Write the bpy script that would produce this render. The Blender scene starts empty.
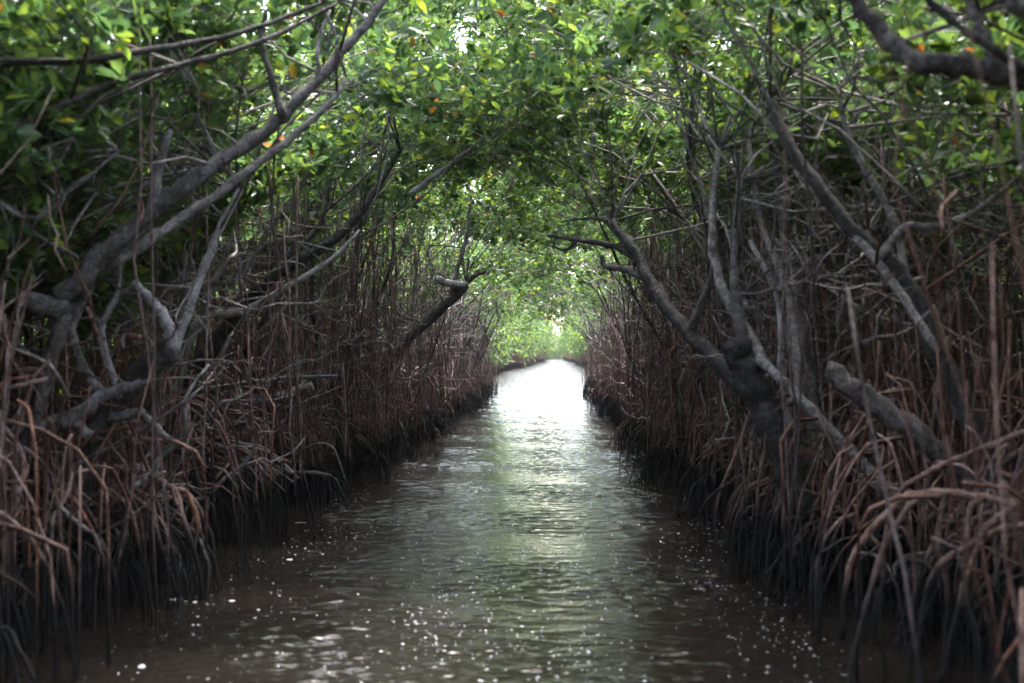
# A dark canal running through a tunnel of red mangroves, seen from a boat.
import bpy, math, random
import numpy as np
from mathutils import Vector

R = math.radians
random.seed(11)
rng = np.random.default_rng(11)
sc = bpy.context.scene
col = sc.collection

# ------------------------------------------------------------------ camera
W, H, F = 1024.0, 683.0, 1422.0            # picture size and focal length, pixels (50 mm)
VPX, VPY = 552.0, 352.0                    # where the canal's axis meets the horizon
EYE = np.array((0.0, 0.0, 1.7))
yaw = math.atan((VPX - W / 2) / F)         # camera turned a little left of the axis
pitch = math.atan((VPY - H / 2) / F)
cam = bpy.data.cameras.new("camera")
cam_o = bpy.data.objects.new("camera", cam)
col.objects.link(cam_o)
cam.sensor_width = 36.0
cam.lens = F / W * 36.0
cam.clip_end = 6000
cam.clip_start = 0.05
cam_o.location = EYE
cam_o.rotation_euler = (R(90) + pitch, 0, yaw)
cam.dof.use_dof = True
cam.dof.focus_distance = 24.0
cam.dof.aperture_fstop = 2.0
sc.camera = cam_o
CM = np.array(cam_o.rotation_euler.to_matrix())


def at(px, py, d):
    """world point seen at a pixel of the photograph, d metres down the canal"""
    v = CM @ np.array(((px - W / 2) / F, -(py - H / 2) / F, -1.0))
    return EYE + v * (d / v[1])


def wr(px, d):
    return px * 0.5 / F * d


# ------------------------------------------------------------------ materials
def new_mat(name):
    m = bpy.data.materials.new(name)
    m.use_nodes = True
    nt = m.node_tree
    nt.nodes.clear()
    out = nt.nodes.new("ShaderNodeOutputMaterial")
    return m, nt, out


def N(nt, kind, **kw):
    n = nt.nodes.new(kind)
    for k, v in kw.items():
        if k in n.inputs:
            n.inputs[k].default_value = v
        else:
            setattr(n, k, v)
    return n


def ramp(nt, stops):
    n = nt.nodes.new("ShaderNodeValToRGB")
    e = n.color_ramp.elements
    while len(e) > 1:
        e.remove(e[-1])
    e[0].position, e[0].color = stops[0][0], (*stops[0][1], 1)
    for p, c in stops[1:]:
        k = e.new(p)
        k.color = (*c, 1)
    return n


def wood_mat(name, dark, mid, pale, tide, rough=0.75, scale=9.0):
    """weathered bark or root skin; below the tide line it is stained black with algae"""
    m, nt, out = new_mat(name)
    L = nt.links.new
    geo = N(nt, "ShaderNodeNewGeometry")
    n1 = N(nt, "ShaderNodeTexNoise", Scale=scale, Detail=6.0, Roughness=0.72)
    L(geo.outputs["Position"], n1.inputs["Vector"])
    r1 = ramp(nt, [(0.36, dark), (0.5, mid), (0.64, pale)])
    nf = N(nt, "ShaderNodeTexNoise", Scale=scale * 5.0, Detail=4.0, Roughness=0.7)
    L(geo.outputs["Position"], nf.inputs["Vector"])
    av = N(nt, "ShaderNodeMath", operation="MULTIPLY_ADD")
    L(nf.outputs["Fac"], av.inputs[0])
    av.inputs[1].default_value = 0.6
    sh = N(nt, "ShaderNodeMath", operation="MULTIPLY_ADD")
    L(n1.outputs["Fac"], sh.inputs[0])
    sh.inputs[1].default_value = 0.75
    sh.inputs[2].default_value = -0.175
    L(sh.outputs[0], av.inputs[2])
    L(av.outputs[0], r1.inputs["Fac"])
    oi = N(nt, "ShaderNodeObjectInfo")
    add = N(nt, "ShaderNodeMath", operation="ADD")
    L(geo.outputs["Random Per Island"], add.inputs[0])
    L(oi.outputs["Random"], add.inputs[1])
    fr = N(nt, "ShaderNodeMath", operation="FRACT")
    L(add.outputs[0], fr.inputs[0])
    mr = N(nt, "ShaderNodeMapRange")
    mr.inputs["To Min"].default_value = 0.4
    mr.inputs["To Max"].default_value = 1.6
    L(fr.outputs[0], mr.inputs["Value"])
    hs = N(nt, "ShaderNodeHueSaturation")
    L(r1.outputs["Color"], hs.inputs["Color"])
    L(mr.outputs[0], hs.inputs["Value"])
    ms = N(nt, "ShaderNodeMapRange")
    ms.inputs["To Min"].default_value = 1.5
    ms.inputs["To Max"].default_value = 0.75
    L(geo.outputs["Random Per Island"], ms.inputs["Value"])
    L(ms.outputs[0], hs.inputs["Saturation"])
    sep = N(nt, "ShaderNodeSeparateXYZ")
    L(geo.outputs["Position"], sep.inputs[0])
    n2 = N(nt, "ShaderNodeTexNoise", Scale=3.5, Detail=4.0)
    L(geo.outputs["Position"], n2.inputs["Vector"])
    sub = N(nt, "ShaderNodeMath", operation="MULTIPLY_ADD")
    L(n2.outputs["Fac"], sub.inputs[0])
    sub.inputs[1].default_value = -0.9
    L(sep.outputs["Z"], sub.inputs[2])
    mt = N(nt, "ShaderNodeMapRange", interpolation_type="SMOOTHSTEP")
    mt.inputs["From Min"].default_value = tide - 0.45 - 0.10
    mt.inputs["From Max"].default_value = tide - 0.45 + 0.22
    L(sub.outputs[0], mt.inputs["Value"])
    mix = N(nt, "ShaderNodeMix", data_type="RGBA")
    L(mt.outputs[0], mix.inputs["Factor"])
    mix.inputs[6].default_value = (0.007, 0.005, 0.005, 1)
    L(hs.outputs["Color"], mix.inputs[7])
    b = N(nt, "ShaderNodeBsdfPrincipled", Roughness=rough)
    b.inputs["Specular IOR Level"].default_value = 0.35
    L(mix.outputs[2], b.inputs["Base Color"])
    n3 = N(nt, "ShaderNodeTexNoise", Scale=38.0, Detail=4.0, Roughness=0.7)
    mp = N(nt, "ShaderNodeMapping")
    mp.inputs["Scale"].default_value = (1, 1, 0.45)
    L(geo.outputs["Position"], mp.inputs["Vector"])
    L(mp.outputs[0], n3.inputs["Vector"])
    bp = N(nt, "ShaderNodeBump", Strength=0.9, Distance=0.035)
    L(n3.outputs["Fac"], bp.inputs["Height"])
    L(bp.outputs[0], b.inputs["Normal"])
    L(b.outputs[0], out.inputs["Surface"])
    return m


M = {}
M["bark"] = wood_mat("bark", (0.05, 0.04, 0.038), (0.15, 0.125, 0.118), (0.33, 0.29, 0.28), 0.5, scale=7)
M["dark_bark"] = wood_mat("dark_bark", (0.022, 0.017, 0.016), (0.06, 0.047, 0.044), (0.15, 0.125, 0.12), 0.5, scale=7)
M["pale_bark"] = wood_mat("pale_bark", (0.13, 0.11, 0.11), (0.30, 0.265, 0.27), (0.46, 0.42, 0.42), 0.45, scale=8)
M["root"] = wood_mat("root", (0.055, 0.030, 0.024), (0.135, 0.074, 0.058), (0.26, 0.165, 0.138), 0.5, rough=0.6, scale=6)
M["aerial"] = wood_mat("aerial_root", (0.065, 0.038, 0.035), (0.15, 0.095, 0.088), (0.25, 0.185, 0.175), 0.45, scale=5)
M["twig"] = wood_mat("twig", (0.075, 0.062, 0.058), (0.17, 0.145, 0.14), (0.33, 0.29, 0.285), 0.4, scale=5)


def leaf_mat(name, stops, trans=0.5):
    m, nt, out = new_mat(name)
    L = nt.links.new
    geo = N(nt, "ShaderNodeNewGeometry")
    r = ramp(nt, stops)
    L(geo.outputs["Random Per Island"], r.inputs["Fac"])
    b = N(nt, "ShaderNodeBsdfPrincipled", Roughness=0.30)
    b.inputs["Specular IOR Level"].default_value = 0.5
    L(r.outputs["Color"], b.inputs["Base Color"])
    t = N(nt, "ShaderNodeBsdfTranslucent")
    hs = N(nt, "ShaderNodeHueSaturation", Value=2.2, Saturation=1.08, Hue=0.48)
    L(r.outputs["Color"], hs.inputs["Color"])
    L(hs.outputs["Color"], t.inputs["Color"])
    mx = N(nt, "ShaderNodeMixShader", Fac=trans)
    L(b.outputs[0], mx.inputs[1])
    L(t.outputs[0], mx.inputs[2])
    L(mx.outputs[0], out.inputs["Surface"])
    return m


M["leaf"] = leaf_mat("leaf", [(0.0, (0.030, 0.066, 0.028)), (0.35, (0.046, 0.095, 0.034)), (0.7, (0.074, 0.132, 0.038)),
                              (0.93, (0.115, 0.19, 0.035)), (0.985, (0.15, 0.20, 0.03)), (0.993, (0.20, 0.19, 0.03)), (0.9955, (0.28, 0.15, 0.035)), (1.0, (0.30, 0.12, 0.04))])

m, nt, out = new_mat("mud")
geo = N(nt, "ShaderNodeNewGeometry")
n1 = N(nt, "ShaderNodeTexNoise", Scale=1.6, Detail=8.0)
nt.links.new(geo.outputs["Position"], n1.inputs["Vector"])
r1 = ramp(nt, [(0.3, (0.012, 0.009, 0.008)), (0.7, (0.045, 0.033, 0.026))])
nt.links.new(n1.outputs["Fac"], r1.inputs["Fac"])
b = N(nt, "ShaderNodeBsdfPrincipled", Roughness=0.7)
nt.links.new(r1.outputs["Color"], b.inputs["Base Color"])
bp = N(nt, "ShaderNodeBump", Strength=0.8, Distance=0.1)
nt.links.new(n1.outputs["Fac"], bp.inputs["Height"])
nt.links.new(bp.outputs[0], b.inputs["Normal"])
nt.links.new(b.outputs[0], out.inputs["Surface"])
M["mud"] = m

m, nt, out = new_mat("water")
L = nt.links.new
geo = N(nt, "ShaderNodeNewGeometry")
mp = N(nt, "ShaderNodeMapping")
mp.inputs["Scale"].default_value = (0.5, 1.0, 1.0)
L(geo.outputs["Position"], mp.inputs["Vector"])
w1 = N(nt, "ShaderNodeTexNoise", Scale=4.5, Detail=2.0, Roughness=0.5, Distortion=0.4)
w2 = N(nt, "ShaderNodeTexNoise", Scale=11.0, Detail=2.0, Roughness=0.55, Distortion=0.6)
w3 = N(nt, "ShaderNodeTexNoise", Scale=26.0, Detail=2.0, Roughness=0.5)
for w in (w1, w2, w3):
    L(mp.outputs[0], w.inputs["Vector"])
b1 = N(nt, "ShaderNodeBump", Strength=1.0, Distance=0.008)
b2 = N(nt, "ShaderNodeBump", Strength=1.0, Distance=0.005)
b3 = N(nt, "ShaderNodeBump", Strength=1.0, Distance=0.004)
L(w1.outputs["Fac"], b1.inputs["Height"])
L(w2.outputs["Fac"], b2.inputs["Height"])
L(w3.outputs["Fac"], b3.inputs["Height"])
sepw = N(nt, "ShaderNodeSeparateXYZ")
L(geo.outputs["Position"], sepw.inputs[0])
mw = N(nt, "ShaderNodeMapRange")             # the open water past the tunnel is ruffled by the wind
mw.inputs["From Min"].default_value = 57.0
mw.inputs["From Max"].default_value = 68.0
mw.inputs["To Min"].default_value = 0.006
mw.inputs["To Max"].default_value = 0.14
L(sepw.outputs["Y"], mw.inputs["Value"])
L(mw.outputs[0], b1.inputs["Distance"])
L(b1.outputs[0], b2.inputs["Normal"])
L(b2.outputs[0], b3.inputs["Normal"])
b = N(nt, "ShaderNodeBsdfPrincipled", Roughness=0.04, IOR=1.333)
nb = N(nt, "ShaderNodeTexNoise", Scale=0.5, Detail=4.0)
L(geo.outputs["Position"], nb.inputs["Vector"])
rb = ramp(nt, [(0.3, (0.008, 0.006, 0.005)), (0.7, (0.014, 0.0115, 0.009))])
L(nb.outputs["Fac"], rb.inputs["Fac"])
L(rb.outputs["Color"], b.inputs["Base Color"])
L(b3.outputs[0], b.inputs["Normal"])
L(b.outputs[0], out.inputs["Surface"])
M["water"] = m

m, nt, out = new_mat("foam")
b = N(nt, "ShaderNodeBsdfPrincipled", Roughness=0.35)
b.inputs["Base Color"].default_value = (0.45, 0.45, 0.48, 1)
nt.links.new(b.outputs[0], out.inputs["Surface"])
M["foam"] = m


# ------------------------------------------------------------------ mesh helpers
class MB:
    """collects tubes and leaf faces, links them as ONE mesh object"""

    def __init__(self):
        self.v, self.q, self.t, self.n = [], [], [], 0

    def tube(self, P, rad, sides=5, jit=0.0):
        P = np.asarray(P, float)
        n = len(P)
        rad = np.broadcast_to(np.asarray(rad, float), (n,))
        T = np.gradient(P, axis=0)
        T /= np.linalg.norm(T, axis=1, keepdims=True) + 1e-9
        ref = np.array((0.31, 0.87, 0.38)) if abs(T.mean(0)[2]) > 0.75 else np.array((0.05, 0.1, 1.0))
        U = np.cross(T, ref)
        U /= np.linalg.norm(U, axis=1, keepdims=True) + 1e-9
        V = np.cross(T, U)
        a = np.arange(sides) * (2 * np.pi / sides)
        rr = rad[:, None] * np.ones(sides)
        if jit:
            rr = rr * (1 + jit * rng.normal(size=(n, sides)))
        ring = P[:, None, :] + rr[..., None] * (np.cos(a)[None, :, None] * U[:, None, :] + np.sin(a)[None, :, None] * V[:, None, :])
        base = self.n
        self.v.append(ring.reshape(-1, 3))
        i = np.arange(n - 1)[:, None] * sides
        j = np.arange(sides)[None, :]
        j2 = (j + 1) % sides
        self.q.append((base + np.stack((i + j, i + j2, i + sides + j2, i + sides + j), -1)).reshape(-1, 4))
        self.v.append(np.stack((P[0], P[-1])))
        c0, c1 = base + n * sides, base + n * sides + 1
        jj = np.arange(sides)
        k2 = (jj + 1) % sides
        self.t.append(np.stack((np.full(sides, c0), base + k2, base + jj), -1))
        e = base + (n - 1) * sides
        self.t.append(np.stack((np.full(sides, c1), e + jj, e + k2), -1))
        self.n += n * sides + 2
        return self

    def leaves(self, pos, axis, nrm, length, width):
        k = len(pos)
        if k == 0:
            return self
        side = np.cross(axis, nrm)
        side /= np.linalg.norm(side, axis=1, keepdims=True) + 1e-9
        up = np.cross(side, axis)
        l, w = length[:, None], width[:, None]
        b = pos
        tip = pos + axis * l - up * l * 0.10
        f = 0.16 * w
        l1 = pos + axis * l * 0.36 + side * w * 0.46 + up * f
        l2 = pos + axis * l * 0.72 + side * w * 0.43 + up * (f - 0.03 * l)
        r1 = pos + axis * l * 0.36 - side * w * 0.46 + up * f
        r2 = pos + axis * l * 0.72 - side * w * 0.43 + up * (f - 0.03 * l)
        base = self.n
        self.v.append(np.stack((b, l1, l2, tip, r2, r1), 1).reshape(-1, 3))
        o = base + np.arange(k)[:, None] * 6
        self.q.append(np.concatenate((o + np.array((0, 1, 2, 3)), o + np.array((3, 4, 5, 0))), 0))
        self.n += 6 * k
        return self

    def mesh(self, name, mat):
        me = bpy.data.meshes.new(name)
        v = np.concatenate(self.v).astype(np.float32)
        q = np.concatenate(self.q) if self.q else np.zeros((0, 4), int)
        t = np.concatenate(self.t) if self.t else np.zeros((0, 3), int)
        me.vertices.add(len(v))
        me.vertices.foreach_set("co", v.ravel())
        li = np.concatenate((q.ravel(), t.ravel())).astype(np.int32)
        me.loops.add(len(li))
        me.loops.foreach_set("vertex_index", li)
        st = np.concatenate((np.arange(len(q)) * 4, len(q) * 4 + np.arange(len(t)) * 3)).astype(np.int32)
        me.polygons.add(len(st))
        me.polygons.foreach_set("loop_start", st)
        me.update(calc_edges=True)
        me.materials.append(mat)
        return me

    def build(self, name, mat, parent=None):
        return link(name, self.mesh(name, mat), parent)


def link(name, me, parent=None, loc=None):
    o = bpy.data.objects.new(name, me)
    col.objects.link(o)
    if parent is not None:
        o.parent = parent
    if loc is not None:
        o.location = loc
    return o


def tag(o, label=None, cat=None, group=None, kind=None):
    if label: o["label"] = label
    if cat: o["category"] = cat
    if group: o["group"] = group
    if kind: o["kind"] = kind
    return o


def thing(name, label, cat, loc, group=None):
    o = link(name, None, None, loc)
    o.empty_display_size = 0.2
    return tag(o, label, cat, group)


def smooth(P, k=4):
    """Catmull-Rom through the points"""
    P = np.asarray(P, float)
    Q = np.vstack((2 * P[0] - P[1], P, 2 * P[-1] - P[-2]))
    o = []
    for i in range(1, len(Q) - 2):
        for s in np.arange(k) / k:
            a, b, c, d = Q[i - 1], Q[i], Q[i + 1], Q[i + 2]
            o.append(0.5 * (2 * b + (c - a) * s + (2 * a - 5 * b + 4 * c - d) * s * s + (3 * b - a - 3 * c + d) * s ** 3))
    o.append(Q[-2])
    return np.array(o)


def wander(a, b, n=6, amp=0.06, sag=0.0):
    """a crooked path from a to b"""
    a, b = np.asarray(a, float), np.asarray(b, float)
    t = np.linspace(0, 1, n)[:, None]
    P = a + (b - a) * t
    Ld = np.linalg.norm(b - a)
    off = np.cumsum(rng.normal(size=(n, 3)), 0) * amp * Ld / math.sqrt(n)
    off -= off[0] + (off[-1] - off[0]) * t
    P = P + off
    P[:, 2] += sag * Ld * 4 * (t[:, 0] * (1 - t[:, 0]))
    return P


# ------------------------------------------------------------------ the canal's cross section
CX = -0.5


def edge(side, y):
    """x of the water's edge along a bank"""
    if y < 58:
        if side < 0:
            return -2.45 - 0.30 * math.exp(-((y - 14.5) / 3.2) ** 2) + 0.22 * math.exp(-((y - 21) / 3) ** 2) + 0.10 * math.sin(y * 1.1) + 0.13 * math.sin(y * 0.43 + 2)
        return 1.62 - 0.12 * math.exp(-((y - 18.5) / 4) ** 2) + 0.09 * math.sin(y * 0.9 + 1) - 0.14 * math.sin(y * 0.37) - 0.35 * math.exp(-((y - 49) / 3.0) ** 2)
    if side < 0:
        return float(np.interp(y, [58, 75, 120, 240, 330], [-2.5, -4.2, -4.1, -1.5, -1.2])) + 0.15 * math.sin(y * 0.3)
    return float(np.interp(y, [58, 75, 120, 240, 330], [1.6, 3.9, 4.0, 3.0, 2.2])) + 0.15 * math.sin(y * 0.27)


def zlow(x, y):
    """underside of the leaves"""
    zc = np.interp(y, [0, 10, 24, 34, 46, 58, 62], [4.15, 4.05, 3.95, 3.6, 3.15, 2.75, 2.75])
    u = np.abs(x - CX) / 2.6
    left = np.where(x < CX, 1.0, 0.0)
    drop = left * np.interp(y, [0, 12, 15, 20, 26, 50], [1.0, 1.0, 0.2, 0.3, 1.1, 0.7]) + (1 - left) * np.interp(y, [0, 24, 36, 58], [0.2, 0.25, 0.8, 0.6])
    z = zc - 0.7 * np.clip(u, 0, 1) ** 2 - drop * np.clip((u - 0.7) / 0.4, 0, 1) - 0.6 * np.clip(u - 1, 0, 1.5)
    return z + 0.28 * np.sin(1.7 * y + 2.1 * x) * np.sin(0.9 * y - 1.3 * x)


# ------------------------------------------------------------------ templates shared by the repeats
def prop_path(r, h, n=9):
    t = np.linspace(0, 1, n)
    x = r * np.sin(t * np.pi / 2) ** 0.85
    z = -0.3 + (h + 0.3) * np.cos(t * np.pi / 2) ** rng.uniform(0.65, 1.0)
    P = np.stack((x, np.zeros(n), z), 1)
    P[1:] += np.cumsum(rng.normal(size=(n - 1, 3)) * np.array((0.028, 0.042, 0.022)), 0)
    P[-1, 2] = -0.3
    return P


PROPS = []
for i in range(26):
    r_, h_ = rng.uniform(0.25, 1.0), 0.5 + 1.0 * rng.random() ** 1.5
    mb = MB()
    P = prop_path(r_, h_)
    ra = 0.006 + 0.015 * rng.random() ** 1.8
    P = smooth(P, 2)
    mb.tube(P, np.linspace(ra * 1.25, ra * 0.7, len(P)) * rng.uniform(0.85, 1.2, len(P)), 6, 0.07)
    if rng.random() < 0.65:                # the root forks above the water
        for s in range(rng.integers(1, 5)):
            k = int(rng.integers(5, 12))
            o = P[k]
            rr, ang = rng.uniform(0.15, 0.5), rng.uniform(-1.2, 1.2)
            q = prop_path(rr, o[2])
            q = np.stack((o[0] + q[:, 0] * math.cos(ang), o[1] + q[:, 0] * math.sin(ang) + q[:, 1], q[:, 2]), 1)
            mb.tube(q, np.linspace(ra * 0.8, ra * 0.55, len(q)), 5, 0.07)
    PROPS.append((mb.mesh("prop_root", M["aerial"] if i % 4 == 3 else M["root"]), r_, h_))

AERIALS = []
for i in range(14):
    mb = MB()
    free = rng.random() < 0.35
    z0 = rng.uniform(0.25, 1.3) if free else -0.3
    P = wander((0, 0, 3.4), (rng.normal() * 0.12, rng.normal() * 0.12, z0), 9, 0.025)
    ra = rng.uniform(0.007, 0.013)
    mb.tube(P, np.linspace(ra, ra * 0.8, 9), 5, 0.06)
    if rng.random() < 0.6:
        o = P[int(rng.integers(3, 7))]
        for s in range(int(rng.integers(1, 3))):
            mb.tube(wander(o, (o[0] + rng.normal() * 0.22, o[1] + rng.normal() * 0.2, -0.3), 6, 0.04), ra * 0.7, 4)
    AERIALS.append(mb.mesh("aerial_root", M["aerial"]))


def tangle(nv=70, na=60, nd=26, depth=2.4, span=1.5):
    """thin roots and dead sticks packed along a bank; x = 0 is the water's edge, +x is inland"""
    mb = MB()
    for i in range(nv):
        x = 0.25 + depth * rng.random() ** 0.8
        y = rng.uniform(-span, span)
        top = rng.uniform(0.9, 2.0) + 0.6 * x * rng.random()
        P = wander((x, y, -0.3), (x + rng.normal() * 0.28, y + rng.normal() * 0.28, top), 6, 0.035)
        mb.tube(P, np.linspace(1, 0.75, 6) * (0.004 + 0.012 * rng.random() ** 2), 4)
    for i in range(na):
        x = depth * rng.random() ** 1.2 + 0.15
        y = rng.uniform(-span, span)
        P = prop_path(rng.uniform(0.2, 0.8), rng.uniform(0.5, 1.6), 7)
        a = rng.uniform(0, 2 * np.pi)
        q = np.stack((np.maximum(x + P[:, 0] * math.cos(a), -0.15 + 0.1 * rng.random()), y + P[:, 0] * math.sin(a), P[:, 2]), 1)
        mb.tube(q, np.linspace(1, 0.7, 7) * rng.uniform(0.007, 0.016), 4)
    for i in range(nd):
        x, y, z = depth * rng.random() + 0.1, rng.uniform(-span, span), rng.uniform(0.5, 2.8)
        d = rng.normal(size=3) * np.array((0.5, 0.5, 0.6))
        mb.tube(wander((x, y, z), (max(x + d[0], 0.0), y + d[1], max(z + d[2], 0.3)), 5, 0.1), np.linspace(1, 0.5, 5) * rng.uniform(0.005, 0.014), 4)
    return mb


TANGLES = [tangle(95, 70, 34).mesh("root_tangle", M["root"]) for i in range(7)]
TANGLES_TALL = []
for i in range(6):
    mb = MB()
    for k in range(58):
        x, y = 0.1 + 2.0 * rng.random(), rng.uniform(-1.5, 1.5)
        top = rng.uniform(1.8, 3.7)
        P = wander((x, y, -0.3), (x + rng.normal() * 0.45, y + rng.normal() * 0.5, top), 8, 0.05)
        mb.tube(P, np.linspace(1, 0.7, 8) * (0.0035 + 0.014 * rng.random() ** 2.5), 4)
    for k in range(45):
        a_ = np.array((0.1 + 2.0 * rng.random(), rng.uniform(-1.5, 1.5), rng.uniform(0.8, 3.2)))
        d_ = rng.normal(size=3) * np.array((0.4, 0.6, 0.5))
        mb.tube(wander(a_, a_ + d_, 5, 0.12), np.linspace(1, 0.4, 5) * rng.uniform(0.004, 0.012), 4)
    TANGLES_TALL.append(mb.mesh("root_tangle", (M["aerial"], M["root"], M["twig"])[i % 3]))
DEADWOOD = []
for i in range(6):                          # grey dead boughs lodged at all angles in the roots
    mb = MB()
    for k in range(15):
        a_ = np.array((0.05 + 1.5 * rng.random(), rng.uniform(-1.3, 1.3), rng.uniform(0.5, 2.6)))
        d_ = rng.normal(size=3) * np.array((0.6, 0.8, 0.55)) + np.array((-0.15, 0, 0.25))
        b_ = a_ + d_
        b_[0] = max(b_[0], -0.25)
        ra = 0.008 + 0.02 * rng.random() ** 1.5
        P = smooth(wander(a_, b_, 6, 0.14), 2)
        mb.tube(P, np.linspace(ra, ra * 0.35, len(P)), 6, 0.08)
        for q in range(int(rng.integers(1, 4))):
            o_ = P[int(rng.integers(3, len(P) - 1))]
            mb.tube(wander(o_, o_ + rng.normal(size=3) * 0.3 + np.array((0, 0, 0.1)), 5, 0.14), np.linspace(ra * 0.55, ra * 0.15, 5), 4)
    DEADWOOD.append(mb.mesh("dead_boughs", (M["bark"], M["pale_bark"], M["twig"])[i % 3]))
TANGLES_GREY = [tangle(80, 26, 80).mesh("root_tangle", M["aerial"]) for i in range(5)]


def bare_twigs(n=26, depth=2.2, span=1.5, z0=1.7, z1=4.1):
    """leafless grey twigs in the shade under the crown"""
    mb = MB()
    for i in range(n):
        x, y, z = rng.uniform(0.0, depth), rng.uniform(-span, span), rng.uniform(z0, z1 - 0.6)
        d = rng.normal(size=3) * 0.45 + np.array((-0.25, 0, 0.55))
        P = wander((x, y, z), (max(x + d[0], -0.5), y + d[1], z + d[2]), 6, 0.12)
        ra = rng.uniform(0.006, 0.014)
        mb.tube(P, np.linspace(ra, ra * 0.45, 6), 4)
        for s in range(int(rng.integers(3, 7))):
            o = P[int(rng.integers(1, 6))]
            e = rng.normal(size=3) * 0.28 + np.array((0, 0, 0.14))
            Q = wander(o, o + e, 5, 0.14)
            mb.tube(Q, np.linspace(ra * 0.6, ra * 0.25, 5), 3)
            for u in range(int(rng.integers(0, 3))):
                oo = Q[int(rng.integers(1, 5))]
                mb.tube(wander(oo, oo + rng.normal(size=3) * 0.15, 4, 0.12), ra * 0.25, 3)
    return mb


TWIGS = [bare_twigs().mesh("twigs", M["twig"]) for i in range(7)]


def rosettes(mb, C, per=7, size=1.0, updir=None):
    """whorls of leathery leaves at the twig tips C"""
    k = len(C)
    if k == 0:
        return
    A = rng.normal(size=(k, 3)) * 0.55 + np.array((0, 0, 0.75))
    if updir is not None:
        A += updir
    A /= np.linalg.norm(A, axis=1, keepdims=True)
    ref = rng.normal(size=(k, 3))
    U = np.cross(A, ref)
    U /= np.linalg.norm(U, axis=1, keepdims=True)
    V = np.cross(A, U)
    C, A, U, V = (np.repeat(x, per, 0) for x in (C, A, U, V))
    m_ = k * per
    ph = np.tile(np.arange(per) * 2.4, k) + rng.normal(size=m_) * 0.4
    el = rng.uniform(R(5), R(65), m_)
    out_ = U * np.cos(ph)[:, None] + V * np.sin(ph)[:, None]
    ax = out_ * np.cos(el)[:, None] + A * np.sin(el)[:, None]
    nr = A * np.cos(el)[:, None] - out_ * np.sin(el)[:, None]
    ax[:, 2] -= 0.12
    ax /= np.linalg.norm(ax, axis=1, keepdims=True)
    ln = size * np.repeat(rng.uniform(0.8, 1.25, k), per) * rng.uniform(0.085, 0.14, m_)
    mb.leaves(C + ax * 0.012 + rng.normal(size=(m_, 3)) * 0.012, ax, nr, ln, ln * rng.uniform(0.40, 0.52, m_))


# ------------------------------------------------------------------ the trees
def to_local(P, loc):
    return np.asarray(P, float) - np.asarray(loc, float)


def make_crown(root, side, y, stems, n_clump=26, per_clump=30, reach=0.5, back=4.2, span=1.9, size=1.0, up=2.2, lowmin=0.9):
    """leaf clumps carried on boughs that spring from the upper stems (world points)"""
    loc = np.array(root.location)
    lv, tw = MB(), MB()
    e = edge(side, y)
    made = 0
    tries = 0
    while made < n_clump and tries < 900:
        tries += 1
        far = CX - side * reach                    # a little past the middle of the canal
        near = e + side * back
        x = far + (near - far) * rng.random() ** 0.85
        yy = y + rng.uniform(-span, span)
        zl = float(zlow(x, yy))
        if abs(x - CX) > 2.4:
            z = max(zl - 0.25, lowmin) + (up + 0.25) * rng.random() ** 1.6
        else:
            z = zl + up * rng.random() ** 1.4 + 0.05
        c = np.array((x, yy, z))
        r_ = rng.uniform(0.28, 0.62)
        k = int(per_clump * (r_ / 0.45) ** 1.3)
        C = c + rng.normal(size=(k, 3)) * np.array((r_, r_, r_ * 0.55)) * 0.62
        ok = C[:, 2] > zlow(C[:, 0], C[:, 1]) - 0.08
        C = C[ok]
        if len(C) < 5:
            continue
        made += 1
        rosettes(lv, C - loc, size=size)
        s = stems[int(rng.integers(0, len(stems)))]
        d2 = [np.linalg.norm(q - c) for q in s]
        o = s[int(np.argmin(d2))] if rng.random() < 0.7 else s[int(rng.integers(len(s) // 2, len(s)))]
        if np.linalg.norm(o - c) > 3.2:
            o = c + (o - c) * 0.4
        B = wander(o, c, 7, 0.10, 0.05)
        tw.tube(B - loc, np.linspace(0.011, 0.005, 7), 4)
        for q in C[:: max(1, len(C) // 9)]:
            st = B[int(rng.integers(3, 7))]
            tw.tube(wander(st, q, 4, 0.08) - loc, np.linspace(0.005, 0.0025, 4), 3)
    lv.build("crown", M["leaf"], root)
    tw.build("twigs", M["twig"], root)["kind"] = "stuff"


def add_props(root, n, side, spread=1.0, rmin=0.0, hero=False):
    for i in range(n):
        me, r_, h_ = PROPS[int(rng.integers(len(PROPS)))]
        o = link("prop_root", me, root)
        a = rng.uniform(0, 2 * np.pi)
        if rng.random() < 0.55:            # most roots stride out to the water
            a = (np.pi if side > 0 else 0.0) + rng.normal() * 0.75
        o.rotation_euler = (0, 0, a)
        s = rng.uniform(0.8, 1.2)
        sx = s * spread
        inl = abs(root.location[0] - edge(side, root.location[1]))
        out = -math.cos(a) * side * r_ * 1.15          # how far the root strides towards the water
        if out > 0:
            sx *= min(1.0, (inl + 0.10 + 0.2 * rng.random()) / (out * sx))
        o.scale = (sx, sx, s * rng.uniform(0.75, 1.15))
        o.location = (rng.normal() * 0.16, rng.normal() * 0.3, 0)


def add_aerials(root, n, side, y, x0=-0.1, x1=1.6, span=1.3, ztop=None):
    loc = np.array(root.location)
    for i in range(n):
        o = link("aerial_root", AERIALS[int(rng.integers(len(AERIALS)))], root)
        yy = y + rng.uniform(-span, span)
        x = edge(side, yy) + side * (x0 + (x1 - x0) * rng.random() ** 1.5)
        top = (float(zlow(x, yy)) + rng.uniform(-0.4, 0.5)) if ztop is None else rng.uniform(*ztop)
        o.location = (x - loc[0], yy - loc[1], 0)
        o.scale = (1, 1, top / 3.4)
        o.rotation_euler = (rng.normal() * 0.03, rng.normal() * 0.03, rng.uniform(0, 6.28))


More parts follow.
